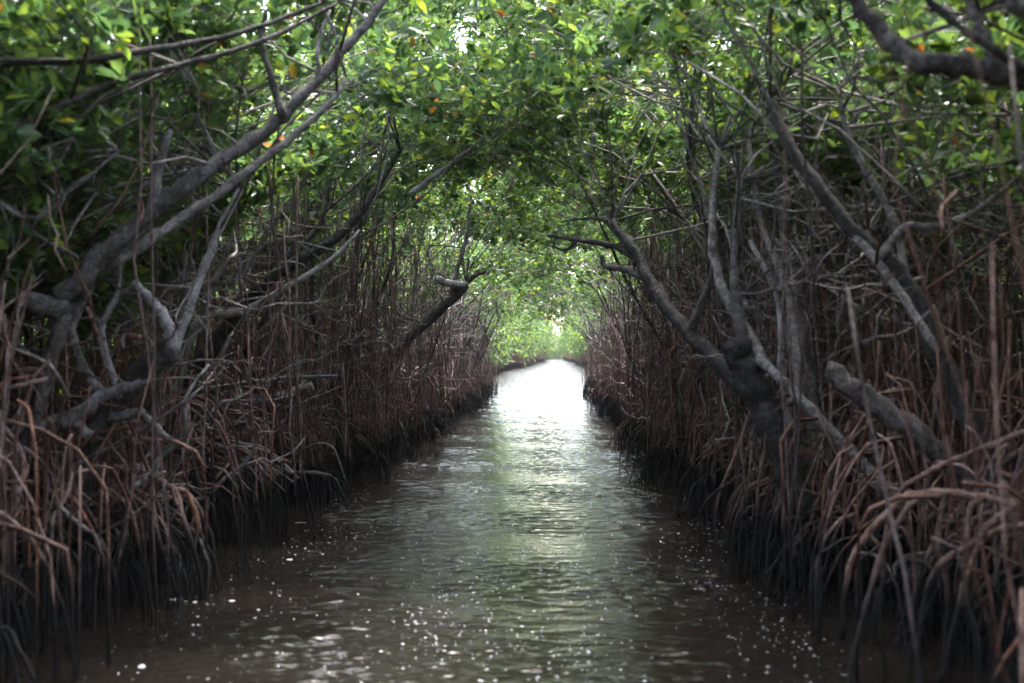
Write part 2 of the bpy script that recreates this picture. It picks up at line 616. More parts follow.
def add_shared(root, name, me, side, y):
    o = link(name, me, root)
    loc = np.array(root.location)
    o.location = (edge(side, y) - loc[0], y - loc[1], 0)
    o.scale = (side, random.choice((-1, 1)), rng.uniform(0.9, 1.1))
    o["kind"] = "stuff"
    return o


def make_tree(side, y, label, group, inland=0.7, stem_r=0.06, n_prop=24, n_aer=14, crown=True, lean=None,
              n_clump=26, per_clump=30, tangles=1, twigs=1, mat=None, name="mangrove_tree", **kw):
    e = edge(side, y)
    bx = e + side * inland
    root = thing(name, label, "tree", (bx, y, 0), group)
    loc = np.array(root.location)
    lean = rng.uniform(-0.3, 1.1) if lean is None else lean
    mat = mat or random.choice((M["bark"], M["bark"], M["dark_bark"]))
    h0 = rng.uniform(0.7, 1.3)
    top = np.array((bx - side * lean, y + rng.normal() * 0.5, float(zlow(bx - side * lean, y)) + 0.6))
    P = smooth(wander((bx, y, h0 - 0.35), top, 6, 0.12, -0.03), 3)
    mb = MB().tube(P - loc, np.linspace(stem_r, stem_r * 0.2, len(P)), 8, 0.05)
    mb.build("trunk", mat, root)
    stems = [P[len(P) // 2:]]
    for i in range(int(rng.integers(2, 5))):
        o = P[int(rng.integers(len(P) // 4, len(P) - 2))]
        tx = bx - side * rng.uniform(-1.2, 2.4)
        ty = y + rng.uniform(-1.5, 1.5)
        q = np.array((tx, ty, float(zlow(tx, ty)) + rng.uniform(0.1, 0.9)))
        B = smooth(wander(o, q, 5, 0.12, 0.04), 3)
        MB().tube(B - loc, np.linspace(stem_r * 0.6, stem_r * 0.12, len(B)), 6, 0.05).build("limb", mat, root)
        stems.append(B)
    if n_prop: add_props(root, n_prop, side)
    if n_aer: add_aerials(root, n_aer, side, y)
    for i in range(tangles):
        add_shared(root, "root_tangle", (TANGLES if random.random() < 0.7 else TANGLES_GREY)[random.randrange(5)], side, y + rng.normal() * 0.2)
    if tangles and (side > 0 or y > 15):
        add_shared(root, "root_tangle", TANGLES_TALL[random.randrange(6)], side, y + rng.normal() * 0.2)
    if tangles and y > 10:
        add_shared(root, "dead_boughs", DEADWOOD[random.randrange(6)], side, y + rng.normal() * 0.2)
    for i in range(twigs):
        add_shared(root, "dead_twigs", TWIGS[random.randrange(7)], side, y + rng.normal() * 0.3)
    if crown:
        make_crown(root, side, y, stems, n_clump, per_clump, **kw)
    return root


def hero(root, name, pts, w0, w1, mat, sides=10, jit=0.06, knots=0):
    """a trunk or limb through pixels of the photograph at known distances, with its own girth"""
    P = smooth([at(*p) for p in pts], 5)
    d = np.array([p[1] for p in P])
    r_ = np.array([wr(w, dd) for w, dd in zip(np.linspace(w0, w1, len(P)), d)])
    r_ *= 1 + 0.07 * np.sin(np.arange(len(P)) * 1.7) + rng.normal(size=len(P)) * 0.04
    P[1:-1] += rng.normal(size=(len(P) - 2, 3)) * (r_[1:-1, None] * 0.16)
    loc = np.array(root.location) if root is not None else np.zeros(3)
    MB().tube(P - loc, r_, sides, jit).build(name, mat, root)
    return P


NTH = ["first", "second", "third", "fourth", "fifth", "sixth", "seventh", "eighth", "ninth", "tenth", "eleventh",
       "twelfth", "thirteenth", "fourteenth", "fifteenth", "sixteenth", "seventeenth", "eighteenth", "nineteenth", "twentieth",
       "twenty-first", "twenty-second", "twenty-third", "twenty-fourth"]
GL, GR = "mangroves along the left bank", "mangroves along the right bank"

# ---- left bank, the trees one can tell apart
t = thing("mangrove_tree", "grey mangrove with a long forked limb rising across the upper left of the picture", "tree", (-3.35, 9.0, 0), GL)
hero(t, "trunk", [(5, 560, 9.0), (22, 460, 9), (46, 380, 9), (64, 312, 9)], 13, 17, M["dark_bark"])
a = hero(t, "limb", [(56, 318, 9), (70, 290, 9), (110, 248, 9.1), (150, 212, 9.2), (215, 165, 9.4), (270, 128, 9.6), (300, 97, 9.7), (340, 55, 9.9), (384, 0, 10.1), (410, -40, 10.3)], 24, 6, M["bark"])
b = hero(t, "limb", [(96, 268, 9.2), (122, 258, 9.25), (165, 230, 9.35), (222, 190, 9.5), (285, 143, 9.7), (332, 100, 9.8), (346, 78, 9.85)], 15, 4, M["bark"])
c = hero(t, "limb", [(66, 308, 9), (32, 304, 8.9), (-6, 284, 8.7), (-60, 240, 8.5), (-110, 180, 8.4)], 23, 16, M["bark"])
hero(t, "limb", [(152, 212, 9.2), (158, 170, 9.15), (170, 130, 9.1)], 13, 7, M["pale_bark"], 7)
hero(t, "limb", [(283, 118, 9.6), (272, 82, 9.55), (262, 42, 9.5), (266, 10, 9.5)], 9, 4, M["dark_bark"], 7)
hero(t, "limb", [(222, 172, 9.4), (207, 148, 9.4), (196, 150, 9.4)], 8, 5, M["dark_bark"], 6)
hero(t, "limb", [(320, 80, 9.8), (318, 45, 9.8), (330, 10, 9.9)], 6, 3, M["bark"], 6)
add_props(t, 9, -1); add_aerials(t, 2, -1, 9.0)
add_shared(t, "root_tangle", TANGLES[0], -1, 8.6); add_shared(t, "dead_twigs", TWIGS[0], -1, 9.4); add_shared(t, "dead_boughs", DEADWOOD[0 % 6], -1, 9.4)
make_crown(t, -1, 9.4, [a[20:], b[10:], c[8:]], 45, 37, reach=-0.5, span=2.0)

t = thing("mangrove_tree", "mangrove at the left edge whose two thin dark limbs cross the upper left leaves", "tree", (-3.9, 7.2, 0), GL)
hero(t, "trunk", [(-150, 520, 7.2), (-140, 350, 7.2), (-120, 200, 7.2), (-100, 90, 7.3)], 26, 18, M["dark_bark"])
a = hero(t, "limb", [(-110, 120, 7.3), (-40, 70, 7.5), (0, 62, 7.6), (80, 60, 7.8), (160, 48, 8), (235, 34, 8.2), (325, 2, 8.4)], 12, 4, M["dark_bark"], 7)
b = hero(t, "limb", [(-115, 180, 7.3), (-40, 150, 7.5), (0, 134, 7.7), (60, 106, 7.9), (110, 83, 8.1), (180, 65, 8.3), (265, 40, 8.5), (338, 3, 8.6)], 11, 4, M["dark_bark"], 7)
c = hero(t, "limb", [(-100, 90, 7.3), (20, 215, 8.0), (70, 190, 8.3), (120, 150, 8.6)], 8, 3, M["dark_bark"], 7)
add_props(t, 3, -1); add_aerials(t, 2, -1, 7.2)
add_shared(t, "root_tangle", TANGLES[1], -1, 7.2);
make_crown(t, -1, 7.2, [a, b, c], 35, 37, reach=-0.5, span=1.6)

t = thing("mangrove_tree", "old mangrove with a blunt black broken stub and pale crooked limbs, left bank", "tree", (-3.05, 10.0, 0), GL)
hero(t, "trunk", [(76, 540, 9.8), (86, 462, 9.8), (118, 400, 9.7), (150, 366, 9.6), (174, 350, 9.6)], 24, 24, M["dark_bark"])
a = hero(t, "limb", [(174, 352, 9.6), (168, 322, 9.5), (150, 300, 9.5), (134, 282, 9.5)], 14, 8, M["pale_bark"])
b = hero(t, "limb", [(60, 425, 9.6), (100, 398, 9.6), (140, 380, 9.6), (172, 356, 9.7), (192, 300, 9.9), (215, 240, 10.1), (240, 190, 10.3)], 13, 7, M["pale_bark"])
c = hero(t, "limb", [(96, 440, 9.7), (70, 418, 9.6), (44, 424, 9.5), (10, 432, 9.4)], 12, 9, M["bark"])
hero(t, "limb", [(110, 420, 9.6), (138, 412, 9.5), (150, 422, 9.5), (170, 440, 9.4)], 11, 7, M["bark"])
d = hero(t, "limb", [(110, 408, 9.7), (72, 340, 9.9), (90, 290, 10.1), (140, 230, 10.3), (160, 170, 10.5)], 12, 6, M["bark"])
hero(t, "limb", [(120, 398, 9.6), (102, 330, 9.7), (118, 290, 9.8), (122, 240, 9.8)], 7, 4, M["pale_bark"], 7)
add_props(t, 22, -1); add_aerials(t, 8, -1, 11.2)
add_shared(t, "root_tangle", TANGLES[3], -1, 11.0); add_shared(t, "dead_twigs", TWIGS[1], -1, 11.4); add_shared(t, "dead_boughs", DEADWOOD[1 % 6], -1, 11.4)
make_crown(t, -1, 11.6, [b[12:], d[8:]], 40, 35, reach=-0.5)

t = thing("mangrove_tree", "mangrove leaning right with a dark trunk and a paler forked limb beside it, left bank", "tree", (-3.6, 14.0, 0), GL)
a = hero(t, "trunk", [(150, 470, 14), (185, 388, 14), (216, 340, 14), (250, 300, 14.1), (290, 265, 14.2), (337, 238, 14.4), (372, 196, 14.6), (400, 150, 14.8)], 22, 4, M["dark_bark"])
b = hero(t, "limb", [(165, 425, 13.8), (185, 350, 13.8), (204, 318, 13.8), (245, 311, 13.9), (285, 288, 14), (333, 258, 14.2), (360, 230, 14.3)], 12, 3, M["pale_bark"])
c = hero(t, "limb", [(204, 318, 13.8), (214, 280, 13.9), (228, 248, 14), (232, 215, 14.1)], 9, 5, M["pale_bark"], 7)
hero(t, "limb", [(228, 330, 14), (262, 240, 14.2), (300, 190, 14.4), (310, 160, 14.5)], 7, 4, M["bark"], 7)
hero(t, "limb", [(410, 195, 14.6), (440, 172, 14.8), (470, 150, 15), (490, 138, 15)], 6, 3, M["pale_bark"], 7)
add_props(t, 22, -1); add_aerials(t, 10, -1, 14.0)
add_shared(t, "root_tangle", TANGLES[4], -1, 14.0); add_shared(t, "dead_twigs", TWIGS[2], -1, 14.2); add_shared(t, "dead_boughs", DEADWOOD[2 % 6], -1, 14.2)
make_crown(t, -1, 14.2, [a[20:], b[18:], c], 37, 35, reach=0.5)

t = thing("mangrove_tree", "mangrove leaning right to a forked broken top above hanging roots, mid left bank", "tree", (-3.0, 24.0, 0), GL)
a = hero(t, "trunk", [(352, 440, 24), (375, 385, 24), (396, 354, 24), (430, 318, 24), (466, 284, 24)], 14, 10, M["dark_bark"])
hero(t, "limb", [(466, 285, 24), (450, 284, 23.9), (434, 278, 23.8)], 9, 7, M["pale_bark"], 7)
b = hero(t, "limb", [(462, 287, 24), (474, 276, 24.1), (486, 272, 24.2)], 7, 3, M["dark_bark"], 6)
c = hero(t, "limb", [(452, 292, 24), (458, 266, 24), (464, 248, 24), (470, 200, 24), (462, 160, 24.2)], 6, 3, M["bark"], 6)
add_props(t, 24, -1); add_aerials(t, 15, -1, 23.6)
add_shared(t, "root_tangle", TANGLES[5], -1, 24.0); add_shared(t, "dead_twigs", TWIGS[3], -1, 24); add_shared(t, "dead_boughs", DEADWOOD[3 % 6], -1, 24)
make_crown(t, -1, 24, [a[12:], c], 32, 33, reach=0.4)

for y, lo, lab in ((8.4, 2.3, "bushy mangrove filling the upper left corner with dark leaves"), (10.6, 2.5, "bushy young mangrove with bright leaves below the long forked limb, left bank"),
                   (12.9, 2.9, "bushy mangrove with leaves behind the forked limb's upper end, left bank")):
    t = thing("mangrove_tree", lab, "tree", (-4.3, y, 0), GL)
    P = smooth(wander((-4.3, y, 0.4), (-3.6, y + 0.3, 3.9), 6, 0.1), 3)
    MB().tube(P - np.array(t.location), np.linspace(0.05, 0.025, len(P)), 8, 0.05).build("trunk", M["bark"], t)
    add_props(t, 8, -1)
    make_crown(t, -1, y, [P[8:]], 48, 42, reach=-1.9, back=2.6, span=1.5, up=1.5)

# ---- right bank
t = thing("mangrove_tree", "dark mangrove leaning out over the canal to a bare forked tip, right bank", "tree", (2.0, 11.2, 0), GR)
a = hero(t, "trunk", [(800, 450, 11.00), (760, 408, 11.40), (720, 365, 11.80), (690, 335, 12.20), (655, 290, 12.60), (636, 255, 12.82), (612, 222, 13.10)], 18, 10, M["dark_bark"])
b = hero(t, "limb", [(640, 264, 12.77), (622, 250, 12.98), (600, 243, 13.15), (576, 240, 13.25), (547, 236, 13.37)], 8, 3, M["dark_bark"], 7)
hero(t, "limb", [(648, 280, 12.68), (628, 270, 12.91), (606, 266, 13.12), (602, 256, 13.14)], 8, 5, M["dark_bark"], 7)
hero(t, "limb", [(578, 240, 13.24), (566, 250, 13.29), (552, 246, 13.35)], 4, 2, M["dark_bark"], 6)
c = hero(t, "limb", [(612, 222, 13.10), (590, 218, 13.19), (560, 222, 13.32)], 5, 2, M["dark_bark"], 6)
d = hero(t, "limb", [(690, 335, 12.20), (715, 260, 11.87), (705, 200, 12.00), (690, 150, 12.20)], 9, 4, M["bark"], 7)
add_props(t, 22, 1); add_aerials(t, 6, 1, 12.4)
add_shared(t, "root_tangle", TANGLES[6], 1, 12.2); add_shared(t, "root_tangle", TANGLES_TALL[6 % 6], 1, 12.2); add_shared(t, "dead_twigs", TWIGS[4], 1, 12.2); add_shared(t, "dead_boughs", DEADWOOD[4 % 6], 1, 12.2)
make_crown(t, 1, 12.8, [d, a[18:]], 32, 33, reach=0.2)

t = thing("mangrove_tree", "mangrove with a smooth pale trunk slanting down to the right behind the root curtain", "tree", (2.5, 10.8, 0), GR)
a = hero(t, "trunk", [(905, 508, 10.0), (885, 486, 10.0), (830, 430, 10.1), (795, 394, 10.2), (756, 357, 10.3)], 14, 10, M["bark"])
b = hero(t, "limb", [(768, 368, 10.4), (724, 290, 10.7), (712, 230, 10.9), (718, 150, 11.1)], 12, 6, M["bark"], 8)
c = hero(t, "limb", [(800, 400, 10.3), (790, 300, 10.6), (760, 220, 10.8), (748, 140, 11.0)], 10, 5, M["bark"], 7)
add_props(t, 22, 1); add_aerials(t, 10, 1, 13.0)
add_shared(t, "root_tangle", TANGLES[0], 1, 13.0); add_shared(t, "root_tangle", TANGLES_TALL[0 % 6], 1, 13.0); add_shared(t, "dead_twigs", TWIGS[5], 1, 13.2); add_shared(t, "dead_twigs", TWIGS[6], 1, 12.6); add_shared(t, "dead_boughs", DEADWOOD[6 % 6], 1, 12.6)
make_crown(t, 1, 13.2, [b[8:], c[8:]], 40, 35, reach=0.3)

t = thing("mangrove_tree", "mangrove with a thick black trunk sawn off at head height, right bank", "tree", (1.95, 10.6, 0), GR)
hero(t, "trunk", [(806, 520, 10.5), (788, 462, 10.5), (764, 408, 10.5), (745, 366, 10.5), (736, 342, 10.5)], 32, 28, M["dark_bark"])
a = hero(t, "limb", [(742, 356, 10.5), (737, 300, 10.5), (734, 262, 10.6), (740, 180, 10.8)], 13, 6, M["bark"])
b = hero(t, "limb", [(822, 490, 10.9), (814, 420, 11), (800, 320, 11), (790, 240, 11.1), (776, 160, 11.2), (770, 90, 11.3)], 19, 9, M["bark"])
c = hero(t, "limb", [(800, 470, 11), (782, 380, 11), (778, 300, 11), (750, 240, 11)], 8, 5, M["pale_bark"], 7)
add_props(t, 22, 1); add_aerials(t, 9, 1, 11.4)
add_shared(t, "root_tangle", TANGLES[1], 1, 11.4); add_shared(t, "root_tangle", TANGLES_TALL[1 % 6], 1, 11.4); add_shared(t, "dead_twigs", TWIGS[0], 1, 11.3); add_shared(t, "dead_twigs", TWIGS[3], 1, 11.8); add_shared(t, "dead_boughs", DEADWOOD[3 % 6], 1, 11.8)
make_crown(t, 1, 11.3, [b[12:], a[8:]], 40, 37, reach=-0.5)

t = thing("mangrove_tree", "mangrove with a long dark trunk leaning up to the left across the right bank's twigs", "tree", (2.9, 8.8, 0), GR)
a = hero(t, "trunk", [(1010, 520, 8.6), (985, 455, 8.7), (950, 372, 8.8), (905, 286, 8.9), (850, 226, 9.0), (795, 156, 9.2), (770, 100, 9.4)], 26, 10, M["dark_bark"])
b = hero(t, "limb", [(880, 258, 8.9), (905, 228, 8.9), (940, 226, 8.8), (985, 205, 8.7), (1040, 160, 8.6)], 10, 5, M["bark"])
c = hero(t, "limb", [(905, 286, 8.9), (893, 220, 9.0), (850, 140, 9.1), (838, 90, 9.2)], 10, 5, M["bark"], 7)
hero(t, "limb", [(850, 226, 9.0), (905, 300, 8.8), (938, 352, 8.7)], 10, 8, M["bark"], 7)
add_props(t, 22, 1); add_aerials(t, 3, 1, 9.6)
add_shared(t, "root_tangle", TANGLES[2], 1, 9.7); add_shared(t, "dead_twigs", TWIGS[1], 1, 9.6); add_shared(t, "dead_twigs", TWIGS[4], 1, 10)
make_crown(t, 1, 9.6, [a[15:], b[10:], c[6:]], 43, 37, reach=-0.5, span=1.8)

t = thing("mangrove_tree", "mangrove of the lower right corner with long arching pink-brown stilt roots", "tree", (2.75, 7.7, 0), GR)
a = hero(t, "trunk", [(1075, 500, 7.7), (1060, 400, 7.7), (1065, 280, 7.8), (1050, 150, 8), (1030, 60, 8.2)], 26, 16, M["bark"])
for pts, w0, w1 in (
    ([(1040, 520, 7.6), (1012, 505, 7.5), (975, 497, 7.5), (940, 492, 7.5), (905, 498, 7.5), (880, 520, 7.5), (857, 550, 7.5), (846, 582, 7.5), (842, 640, 7.5)], 12, 7),
    ([(925, 494, 7.5), (907, 510, 7.4), (884, 548, 7.4), (866, 606, 7.3), (853, 660, 7.25), (846, 705, 7.2)], 9, 7),
    ([(1030, 525, 7.3), (1000, 530, 7.3), (968, 546, 7.2), (945, 560, 7.2), (929, 582, 7.2), (921, 626, 7.2), (916, 700, 7.2)], 9, 7),
    ([(985, 498, 7.5), (970, 510, 7.4), (967, 560, 7.3), (968, 600, 7.3), (975, 640, 7.3), (978, 700, 7.3)], 9, 7),
    ([(1050, 425, 7.6), (1020, 434, 7.6), (975, 452, 7.7), (940, 466, 7.8), (900, 492, 7.9), (885, 540, 8.0), (880, 620, 8.0)], 9, 6),
    ([(1040, 500, 7.2), (1015, 506, 7.2), (990, 525, 7.2), (976, 548, 7.2), (960, 600, 7.1), (940, 690, 7.1)], 11, 8),
    ([(900, 500, 7.5), (912, 540, 7.5), (914, 600, 7.5), (908, 690, 7.5)], 7, 5),
    ([(868, 530, 7.5), (884, 560, 7.5), (880, 620, 7.5), (886, 680, 7.5)], 6, 5),
    ([(945, 492, 7.5), (938, 540, 7.5), (948, 600, 7.5), (940, 690, 7.5)], 8, 6)):
    hero(t, "prop_root", pts, w0 * 0.78, w1 * 0.72, M["root"], 8, 0.07)
add_props(t, 26, 1, 0.9); pass
add_shared(t, "root_tangle", TANGLES[3], 1, 8.5)
make_crown(t, 1, 7.8, [a[8:]], 35, 37, reach=-0.5, span=1.5)

t = thing("mangrove_tree", "mangrove at the right edge whose thick forked bough crosses the top right corner", "tree", (3.1, 6.2, 0), GR)
a = hero(t, "trunk", [(1260, 560, 6.2), (1240, 380, 6.2), (1190, 200, 6.2), (1110, 108, 6.3)], 40, 34, M["dark_bark"])
b = hero(t, "limb", [(1130, 125, 6.3), (1070, 86, 6.4), (1024, 76, 6.4), (965, 66, 6.4), (915, 63, 6.4), (882, 32, 6.5), (846, -8, 6.5), (800, -60, 6.6)], 32, 12, M["dark_bark"])
c = hero(t, "limb", [(1024, 74, 6.4), (995, 55, 6.4), (980, 28, 6.4), (968, -12, 6.4), (955, -60, 6.4)], 16, 10, M["bark"], 8)
hero(t, "limb", [(1030, 72, 6.3), (996, 52, 6.2), (958, 26, 6.2), (918, -10, 6.2), (890, -40, 6.2)], 9, 6, M["dark_bark"], 7)
hero(t, "limb", [(1080, 60, 6.2), (1040, 22, 6.1), (1006, -6, 6.1), (980, -40, 6.1)], 16, 12, M["dark_bark"], 8)
make_crown(t, 1, 6.4, [b, c], 21, 33, reach=-0.6, span=1.2)

# ---- the rows behind the ones told apart: every tree its own thing
LEAN = ["leaning over the water", "with a straight thin stem", "half hidden by hanging roots", "curtained by thin roots", "with arching roots in the water"]
for side, ys, bank, g in ((-1, [16.2, 17.8, 19.6, 21.6, 26.0, 28.2, 30.5, 33.0, 35.5, 38.2, 41, 44, 47, 50, 53, 56.2], "left", GL),
                          (1, [14.6, 15.8, 18.8, 20.8, 22.8, 25.2, 27.6, 30.2, 32.8, 35.6, 38.4, 41.3, 44.4, 47.6, 51, 54.0, 56.6], "right", GR)):
    for i, y in enumerate(ys):
        near = y < 30
        make_tree(side, y, "slim mangrove %s, %s slim one down the %s bank" % (LEAN[(i * 2 + (side > 0)) % 5], NTH[i], bank), g,
                  inland=rng.uniform(0.35, 0.9), stem_r=rng.uniform(0.035, 0.07), n_prop=20 if near else 16, n_aer=20 if 15 < y < 36 else 10,
                  tangles=1 if near else 2, twigs=(1 if side < 0 else 2) if near else 1,
                  n_clump=(36 if y < 15 else 54) if near else 38, per_clump=38 if near else 32, up=1.4 if y < 15 else 3.2, reach=rng.uniform(0.2, 1.2), span=1.9)
for side, bank, g in ((-1, "left", GL), (1, "right", GR)):
    for i, y in enumerate(np.arange(6.5, 58, 4.2)):
        make_tree(side, y, "shaded mangrove standing behind the %s bank's front row, %s from the camera" % (bank, NTH[i]), g + ", back row",
                  inland=rng.uniform(2.6, 3.6), stem_r=rng.uniform(0.05, 0.09), n_prop=0, n_aer=0, tangles=0, twigs=0,
                  n_clump=30, per_clump=34, reach=-2.0, back=6.5, span=2.4, up=2.4 if y < 16 else 3.2, size=1.2)

# ---- unseen trees added beside and behind the boat to shade near water and banks
for side, bank, g in ((-1, "left", GL), (1, "right", GR)):
    for i, y in enumerate((4.0, 0.8, -2.4, -5.6)):
        make_tree(side, y, "unseen leafy mangrove added for shade beside the boat on the %s bank" % bank, g + ", added out of view beside the boat", inland=1.6, stem_r=0.07, n_prop=10, n_aer=0,
                  tangles=1, twigs=0, n_clump=48 if side < 0 else 28, per_clump=30, reach=-0.9, up=2.4, size=1.2)

# ---- thicket behind: uncountable stems and leaves that close the view inland
for side, bank in ((-1, "left"), (1, "right")):
    st, lv = MB(), MB()
    for i in range(1500):
        y = rng.uniform(5, 60)
        x = edge(side, y) + side * rng.uniform(2.2, 5.5)
        st.tube(wander((x, y, -0.2), (x + rng.normal() * 0.4, y + rng.normal() * 0.4, rng.uniform(1.2, 4.0)), 5, 0.05), np.linspace(1, 0.6, 5) * rng.uniform(0.008, 0.03), 4)
    for i in range(520):
        y = rng.uniform(5, 62)
        c = np.array((edge(side, y) + side * rng.uniform(3.0, 8.5), y, 0.4 + 5.0 * rng.random()))
        rosettes(lv, c + rng.normal(size=(26, 3)) * 0.45, size=1.5)
    tag(st.build("thicket_stems", M["aerial"]), "dim tangle of upright stems behind the %s bank's mangroves" % bank, "thicket", kind="stuff")
    tag(lv.build("thicket_foliage", M["leaf"]), "dark green leaves closing the view behind the %s bank's stems" % bank, "foliage", kind="stuff")

# ---- mangroves beyond the tunnel's mouth, in open daylight
def far_crown(n=60, per=34):
    lv, tw = MB(), MB()
    for i in range(n):
        c = np.array((rng.normal() * 1.1, rng.normal() * 1.5, 2.0 + 3.0 * rng.random() ** 0.8))
        C = c + rng.normal(size=(per, 3)) * np.array((0.5, 0.5, 0.3))
        rosettes(lv, C, size=1.7, per=6)
    return lv.mesh("crown", M["leaf"])


FARC = [far_crown() for i in range(4)]
FART = [MB().tube(smooth(wander((0, 0, 0.3), (rng.normal() * 0.4, rng.normal() * 0.4, 3.4), 6, 0.1), 3), np.linspace(0.09, 0.04, 16), 6).mesh("trunk", M["bark"]) for i in range(3)]
GF = "mangroves beyond the tunnel mouth"
for side, bank in ((-1, "left"), (1, "right")):
    yy = 74.0 if side < 0 else 66.0
    i = 0
    while yy < 330:
        x = edge(side, yy) + side * rng.uniform(1.8, 2.6)
        t = thing("mangrove_tree", "hazy green mangrove beyond the tunnel mouth on the %s of the bright water" % bank, "tree", (x, yy, 0), GF + ", " + bank)
        link("trunk", FART[i % 3], t)
        c = link("crown", FARC[(i + (side > 0)) % 4], t)
        s = rng.uniform(0.8, 1.15)
        c.scale = (s, s, s * rng.uniform(1.3, 1.7)); c.location = (side * rng.uniform(0.0, 0.5), 0, -rng.uniform(0.5, 1.9)); c.rotation_euler = (0, 0, rng.uniform(0, 6.28))
        for k in range(2):
            o = link("root_tangle", TANGLES[(i + k) % 7], t)
            o.location = (-side * 1.9, (k - 0.5) * 2.2, 0); o.location.x += rng.normal() * 0.35; o.scale = (side, 1, rng.uniform(0.45, 1.3)); o["kind"] = "stuff"
        yy += rng.uniform(2.4, 3.4) * (1 + max(0, yy - 120) / 120)
        i += 1
for k, (x, y) in enumerate(((-1.6, 334), (3.4, 338), (0.8, 350), (-5.0, 330), (6.8, 332), (-3.2, 356), (5.0, 360))):
    t = thing("mangrove_tree", "faint mangrove closing off the far end of the channel", "tree", (x, y, 0), GF + ", closing the channel")
    link("trunk", FART[k % 3], t)
    c = link("crown", FARC[k % 4], t); c.scale = (1.5, 1.5, 1.15); c.location = (0, 0, -2.3)

# forest standing inland of both banks further off: reads as one mass
for side, bank in ((-1, "left"), (1, "right")):
    lv = MB()
    for i in range(1900):
        y = rng.uniform(-16, 62) if i < 1100 else rng.uniform(62, 400)
        c = np.array((edge(side, y) + side * ((7.0 if y < 62 else 3.8) + 12 * rng.random() ** 1.5), y, 0.4 + 5.4 * rng.random()))
        if y > 62:
            c[2] += 2.6 * rng.random()
        else:
            c[2] += max(0.0, abs(c[0]) - 9.5) * 0.75 * rng.random()
        rosettes(lv, c + rng.normal(size=(22, 3)) * np.array((1.0, 1.0, 0.6)), size=3.2, per=5)
    tag(lv.build("forest", M["leaf"]), "deep mass of mangrove forest inland of the %s bank" % bank, "forest", kind="stuff")

# ------------------------------------------------------------------ dead wood
GD = "dead branches caught in the roots"
o = hero(None, "fallen_branch", [(212, 422, 15.4), (236, 412, 15.3), (268, 400, 15.2), (312, 386, 15.1)], 8, 9, M["bark"], 8)
def dead(pts, w0, w1, mat, label, name="fallen_branch", forks=()):
    d0 = at(*pts[0])
    t = thing(name, label, "branch", tuple(d0), GD)
    hero(t, "stem", pts, w0, w1, mat, 8)
    for p, a_, b_ in forks:
        hero(t, "twig", p, a_, b_, mat, 6)
    return t
bpy.data.objects.remove(bpy.data.objects["fallen_branch"])
dead([(212, 422, 15.4), (236, 412, 15.3), (268, 400, 15.2), (312, 386, 15.1)], 7, 10, M["bark"], "thick dead branch with a pale broken end jutting right from the left roots",
     forks=[([(236, 412, 15.3), (252, 402, 15.2), (262, 392, 15.2)], 4, 2)])
dead([(205, 390, 14.6), (245, 383, 14.6), (285, 378, 14.6), (338, 376, 14.6)], 5, 3, M["pale_bark"], "thin pale dead stick lying level above the thick broken branch, left bank",
     forks=[([(285, 378, 14.6), (296, 366, 14.6), (300, 360, 14.6)], 3, 2)])
dead([(1012, 512, 9.0), (975, 484, 9.0), (930, 446, 9.0), (872, 402, 9.1), (826, 370, 9.2)], 26, 20, M["dark_bark"], "smooth dark log with a sawn end slanting among the right bank's roots", "fallen_log")
dead([(235, 470, 13.6), (285, 472, 13.5), (330, 476, 13.4), (345, 500, 13.3)], 4, 3, M["bark"], "dark bare stick reaching level over the water beside the left bank",
     forks=[([(285, 472, 13.5), (300, 452, 13.4), (330, 445, 13.4), (345, 480, 13.3), (352, 500, 13.3)], 3, 2), ([(325, 476, 13.4), (322, 500, 13.4), (320, 540, 13.4)], 3, 2)])
dead([(-20, 640, 7.3), (6, 628, 7.4), (20, 650, 7.3), (40, 690, 7.2)], 6, 4, M["pale_bark"], "pale dead sticks poking up from the water at the lower left corner",
     forks=[([(4, 630, 7.4), (14, 660, 7.3), (20, 695, 7.2)], 5, 4), ([(-15, 650, 7.3), (-6, 680, 7.3), (0, 705, 7.2)], 5, 4)])
dead([(600, 120, 22), (575, 130, 22), (550, 140, 22.1)], 3, 2, M["pale_bark"], "bleached crooked twig among the leaves above the middle of the canal",
     forks=[([(600, 120, 22), (620, 124, 22), (624, 140, 22)], 3, 2), ([(600, 120, 22), (590, 122, 22), (566, 168, 22)], 2, 1)])
# splayed bleached roots of a drowned stump by the left bank
t = thing("root_stump", "bleached stump of splayed pinkish roots at the left water's edge", "stump", (-3.05, 13.2, 0))
for i in range(26):
    s = at(205 + rng.normal() * 8, 448 + rng.normal() * 8, 13.4)
    e = at(rng.uniform(240, 300), rng.uniform(455, 500), 13.0 + rng.normal() * 0.3)
    MB().tube(smooth(wander(s, e, 5, 0.08, 0.10), 3) - np.array(t.location), np.linspace(0.014, 0.007, 13), 5).build("root", M["pale_bark"] if i % 3 == 0 else M["root"], t)
MB().tube(smooth(wander(at(188, 520, 13.6), at(206, 440, 13.4), 5, 0.06), 3) - np.array(t.location), np.linspace(0.09, 0.07, 13), 8, 0.06).build("trunk", M["bark"], t)

# ------------------------------------------------------------------ the setting
def sheet(name, verts, faces, mat):
    me = bpy.data.meshes.new(name)
    me.from_pydata([tuple(map(float, v)) for v in verts], [], faces)
    me.materials.append(mat)
    o = link(name, me)
    o["kind"] = "structure"
    return o


NW = 130
wl = 0.05 * (10.0 ** (rng.random(NW) ** 1.25))                       # 5 to 50 cm ripples, running along the canal
wa = R(90) + rng.normal(size=NW) * R(34)
wk = 2 * np.pi / wl
wamp = 0.185 * math.sqrt(2.0 / NW) / wk
wph = rng.uniform(0, 6.28, NW)


